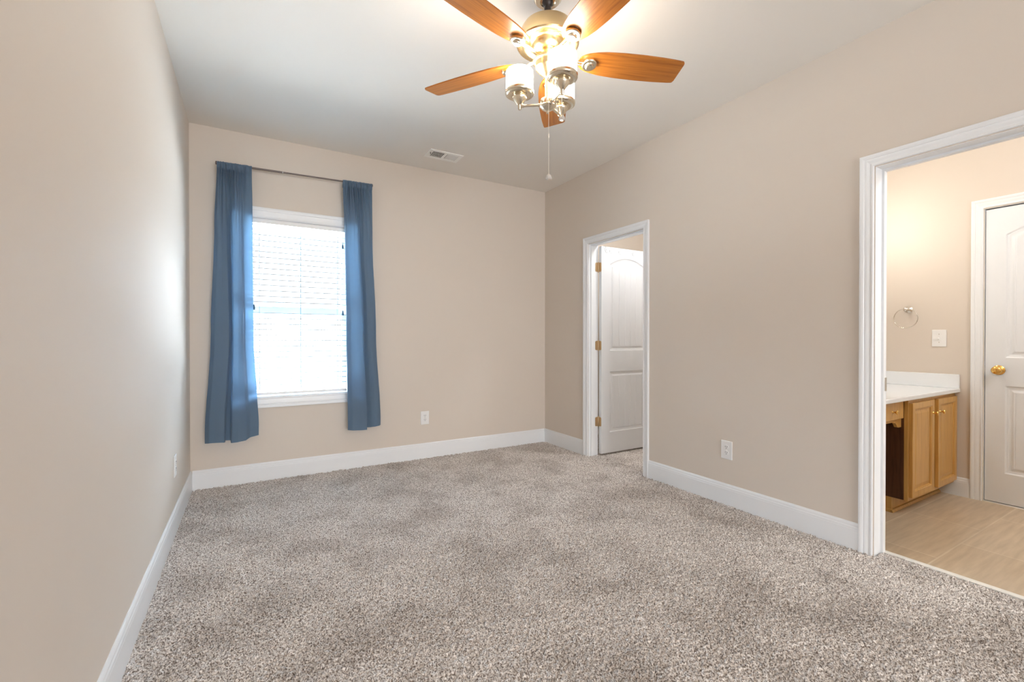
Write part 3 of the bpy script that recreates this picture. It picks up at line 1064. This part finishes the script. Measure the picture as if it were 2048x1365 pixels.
# ------------------------------------------------------------------ bathroom vanity
VY = -2.900     # face frame
va = empty('vanity_cabinet', (4.40, VY, 0))
tag(va, 'honey maple bathroom vanity cabinet with two panelled doors and an open knee space', 'cabinet')
VO = Vector((4.40, VY, 0))
def v_obj(name, bm, m_, parent=None, smooth=None):
    for v in bm.verts:
        v.co -= VO
    return obj(name, bm, m_, parent or va, smooth)
VL, VR = 4.015, X2 - 0.002
bm = new()
box(bm, VL, VL + 0.045, VY, VY + 0.02, 0.095, 0.748)
box(bm, 4.375, 4.455, VY, VY + 0.02, 0.095, 0.748)
box(bm, 4.785, VR, VY, VY + 0.02, 0.095, 0.748)
for xa, xb in ((VL + 0.045, 4.375), (4.455, 4.785)):
    box(bm, xa, xb, VY, VY + 0.019, 0.690, 0.748); box(bm, xa, xb, VY, VY + 0.019, 0.095, 0.135)
v_obj('face_frame', bm, M['maple'])
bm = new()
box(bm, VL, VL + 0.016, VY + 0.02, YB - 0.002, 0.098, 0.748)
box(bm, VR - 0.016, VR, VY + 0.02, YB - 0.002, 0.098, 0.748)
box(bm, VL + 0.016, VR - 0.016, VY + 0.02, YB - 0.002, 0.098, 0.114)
v_obj('carcass', bm, M['maple_shaded'])
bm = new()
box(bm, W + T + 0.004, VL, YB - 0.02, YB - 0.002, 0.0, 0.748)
v_obj('back_panel', bm, M['maple_shaded'])
bm = new(); box(bm, VL, VR, VY + 0.085, VY + 0.10, 0.0, 0.098)
box(bm, VL, VL + 0.015, VY + 0.10, YB - 0.002, 0.0, 0.098)
v_obj('toe_kick', bm, M['maple'])
bm = new(); extrude_prof(bm, [(0, 0), (0.014, 0), (0.014, 0.006), (0.008, 0.016), (0, 0.020)], (VL - 0.012, VY + 0.085), (VR, VY + 0.085), (0, -1))
extrude_prof(bm, [(0, 0), (0.012, 0), (0.012, 0.006), (0.008, 0.016), (0, 0.020)], (VL, VY + 0.075), (VL, YB - 0.002), (-1, 0))
v_obj('shoe_moulding', bm, M['maple'])
def v_door(x0, x1, z0, z1, knob_x):
    bm = new()
    y1 = VY - 0.001; y0 = VY - 0.020
    s = 0.046
    # frame with stepped inner moulding and a recessed panel
    steps = [(0.0, y0 + 0.002), (0.002, y0), (s - 0.010, y0), (s - 0.007, y0 + 0.003), (s - 0.002, y0 + 0.004), (s, y0 + 0.011), (s + 0.006, y0 + 0.011), (s + 0.026, y0 + 0.0065), (s + 0.028, y0 + 0.0065)]
    rows = []
    for u, y in steps:
        rows.append([bm.verts.new(p) for p in ((x0 + u, y, z0 + u), (x1 - u, y, z0 + u), (x1 - u, y, z1 - u), (x0 + u, y, z1 - u))])
    bk = [bm.verts.new(p) for p in ((x0, y1, z0), (x1, y1, z0), (x1, y1, z1), (x0, y1, z1))]
    rows = [bk] + rows
    for a, b_ in zip(rows[:-1], rows[1:]):
        for k in range(4):
            bm.faces.new((a[k], a[(k + 1) % 4], b_[(k + 1) % 4], b_[k]))
    bm.faces.new(rows[-1]); bm.faces.new(bk[::-1])
    d = v_obj('door', bm, M['maple'])
    knob(knob_x, y0, z1 - 0.085, d)
    return d
def knob(x, y, z_, parent):
    bm = new()
    lathe(bm, [(0.0, 0.0), (0.009, 0.0), (0.007, 0.003), (0.005, 0.008), (0.006, 0.015), (0.0125, 0.020), (0.015, 0.024), (0.013, 0.028), (0.007, 0.030), (0.0, 0.0305)], 24, Matrix.Translation((x, y, z_)) @ Matrix.Rotation(PI / 2, 4, 'X'), cap=False)
    v_obj('knob', bm, M['gold'], parent, 40)
v_door(4.030, 4.378, 0.118, 0.722, 4.356)
v_door(4.452, 4.796, 0.118, 0.722, 4.474)
# drawer over the knee space with a scalloped apron below
bm = new(); box(bm, 3.40, 3.990, VY + 0.014, VY + 0.034, 0.628, 0.740, 0.002)
dr = v_obj('drawer', bm, M['maple'])
knob(3.832, VY + 0.014, 0.680, dr)
bm = new()
pts = [(3.330, 0.748), (3.330, 0.560), (3.360, 0.560), (3.372, 0.572), (3.385, 0.596), (3.41, 0.606), (3.885, 0.606), (3.925, 0.600), (3.945, 0.586), (3.958, 0.570), (3.978, 0.566), (VL, 0.566), (VL, 0.748)]
A = [bm.verts.new((x, VY + 0.035, z_)) for x, z_ in pts]; B = [bm.verts.new((x, VY + 0.052, z_)) for x, z_ in pts]
bm.faces.new(A); bm.faces.new(B[::-1])
for k in range(len(A)):
    bm.faces.new((A[k], B[k], B[(k + 1) % len(A)], A[(k + 1) % len(A)]))
v_obj('apron', bm, M['maple'])

ct = new(); box(ct, W + T + 0.002, X2 - 0.002, VY - 0.030, YB - 0.002, 0.7485, 0.776, 0.004)
CT = obj('vanity_countertop', ct, M['marble'])
tag(CT, 'glossy white marble countertop with side splash on the maple vanity', 'countertop')
bm = new(); box(bm, X2 - 0.022, X2 - 0.002, VY - 0.028, YB - 0.022, 0.776, 0.877, 0.003); obj('side_splash', bm, M['marble'], CT)
bm = new(); box(bm, W + T + 0.002, X2 - 0.002, YB - 0.022, YB - 0.002, 0.776, 0.877, 0.003); obj('back_splash', bm, M['marble'], CT)

# towel ring
tr_ = empty('towel_ring', (X2, -2.632, 1.362))
tag(tr_, 'round nickel towel ring mounted on the bathroom wall above the countertop', 'towel ring')
bm = new(); lathe(bm, [(0.0, 0.0), (0.026, 0.0), (0.026, 0.004), (0.020, 0.010), (0.012, 0.016), (0.009, 0.040), (0.011, 0.048), (0.015, 0.054), (0.014, 0.066), (0.008, 0.072), (0.0, 0.073)], 28, Matrix.Rotation(-PI / 2, 4, 'Y'), cap=False)
obj('mount', bm, M['satin'], tr_, 40)
bm = new()
pts = [(-0.058, 0.074 * math.sin(2 * PI * k / 48), -0.070 + 0.074 * math.cos(2 * PI * k / 48)) for k in range(48)]
tube(bm, pts, 0.0032, 10, closed=True)
obj('ring', bm, M['satin'], tr_, 60)

# ------------------------------------------------------------------ carpet pile
def carpet():
    rng = np.random.default_rng(5)
    # rows get finer towards the camera
    ys = [0.0]
    while ys[-1] > -4.3:
        d = abs(ys[-1] + 4.114)
        ys.append(ys[-1] - min(0.0065, max(0.0036, 0.0018 * max(d, 0.5))))
    ys = np.array(ys)
    xs = np.arange(0.0, 3.2841, 0.0042)
    X, Y = np.meshgrid(xs, ys)
    n = X.shape
    R = rng.random(n)
    # tufts: random heights softened a little so that tufts are about two cells wide
    def soft(A, k=1):
        for _ in range(k):
            A = (A * 2 + np.roll(A, 1, 0) + np.roll(A, -1, 0) + np.roll(A, 1, 1) + np.roll(A, -1, 1)) / 6
        return A
    Z = soft(R, 1)
    Z = (Z - Z.mean()) / Z.std() * 0.0042
    low = soft(rng.standard_normal(n), 1)
    Z += low * 0.0008
    Z = np.clip(Z, -0.010, 0.008)
    X2_ = X + soft(rng.standard_normal(n), 1) * 0.0022
    Y2_ = Y + soft(rng.standard_normal(n), 1) * 0.0022
    X2_[:, 0] = 0.0; Y2_[0, :] = 0.0
    ok = np.ones(n, bool)
    V = np.stack([X2_.ravel(), Y2_.ravel(), Z.ravel()], 1)
    idx = np.arange(n[0] * n[1]).reshape(n)
    F = np.stack([idx[:-1, :-1], idx[1:, :-1], idx[1:, 1:], idx[:-1, 1:]], -1).reshape(-1, 4)
    # keep the room, plus the strip inside the bathroom doorway
    cx = X[:-1, :-1].ravel() + 0.002; cy = Y[:-1, :-1].ravel()
    keep = (cx < W) | ((cy < BA0 - 0.002) & (cy > BA1 + 0.002)) | ((cy < CL0 - 0.002) & (cy > CL1 + 0.002))
    F = F[keep]
    # closet strip
    xs2 = np.arange(3.2841, 4.6, 0.006); ys2 = np.arange(-0.014, -2.2, -0.0065)
    Xa, Ya = np.meshgrid(xs2, ys2)
    Za = soft(rng.random(Xa.shape), 1); Za = (Za - Za.mean()) / Za.std() * 0.003
    Va = np.stack([Xa.ravel(), Ya.ravel(), Za.ravel()], 1)
    ia = np.arange(Xa.size).reshape(Xa.shape) + len(V)
    Fa = np.stack([ia[:-1, :-1], ia[1:, :-1], ia[1:, 1:], ia[:-1, 1:]], -1).reshape(-1, 4)
    ca = Xa[:-1, :-1].ravel(); cb = Ya[:-1, :-1].ravel()
    ka = (ca > W + T) | ((cb < CL0 - 0.004) & (cb > CL1 + 0.004))
    Fa = Fa[ka]
    V = np.concatenate([V, Va]); F = np.concatenate([F, Fa])
    me = bpy.data.meshes.new('carpet')
    me.vertices.add(len(V)); me.vertices.foreach_set('co', V.ravel())
    me.loops.add(F.size); me.loops.foreach_set('vertex_index', F.ravel().astype(np.int32))
    me.polygons.add(len(F)); me.polygons.foreach_set('loop_start', np.arange(0, F.size, 4, dtype=np.int32))
    me.update(calc_edges=True)
    me.materials.append(M['carpet'])
    o = bpy.data.objects.new('carpet', me)
    COL.objects.link(o)
    o['kind'] = 'stuff'
    tag(o, 'taupe grey cut pile carpet covering the bedroom floor', 'carpet')
carpet()
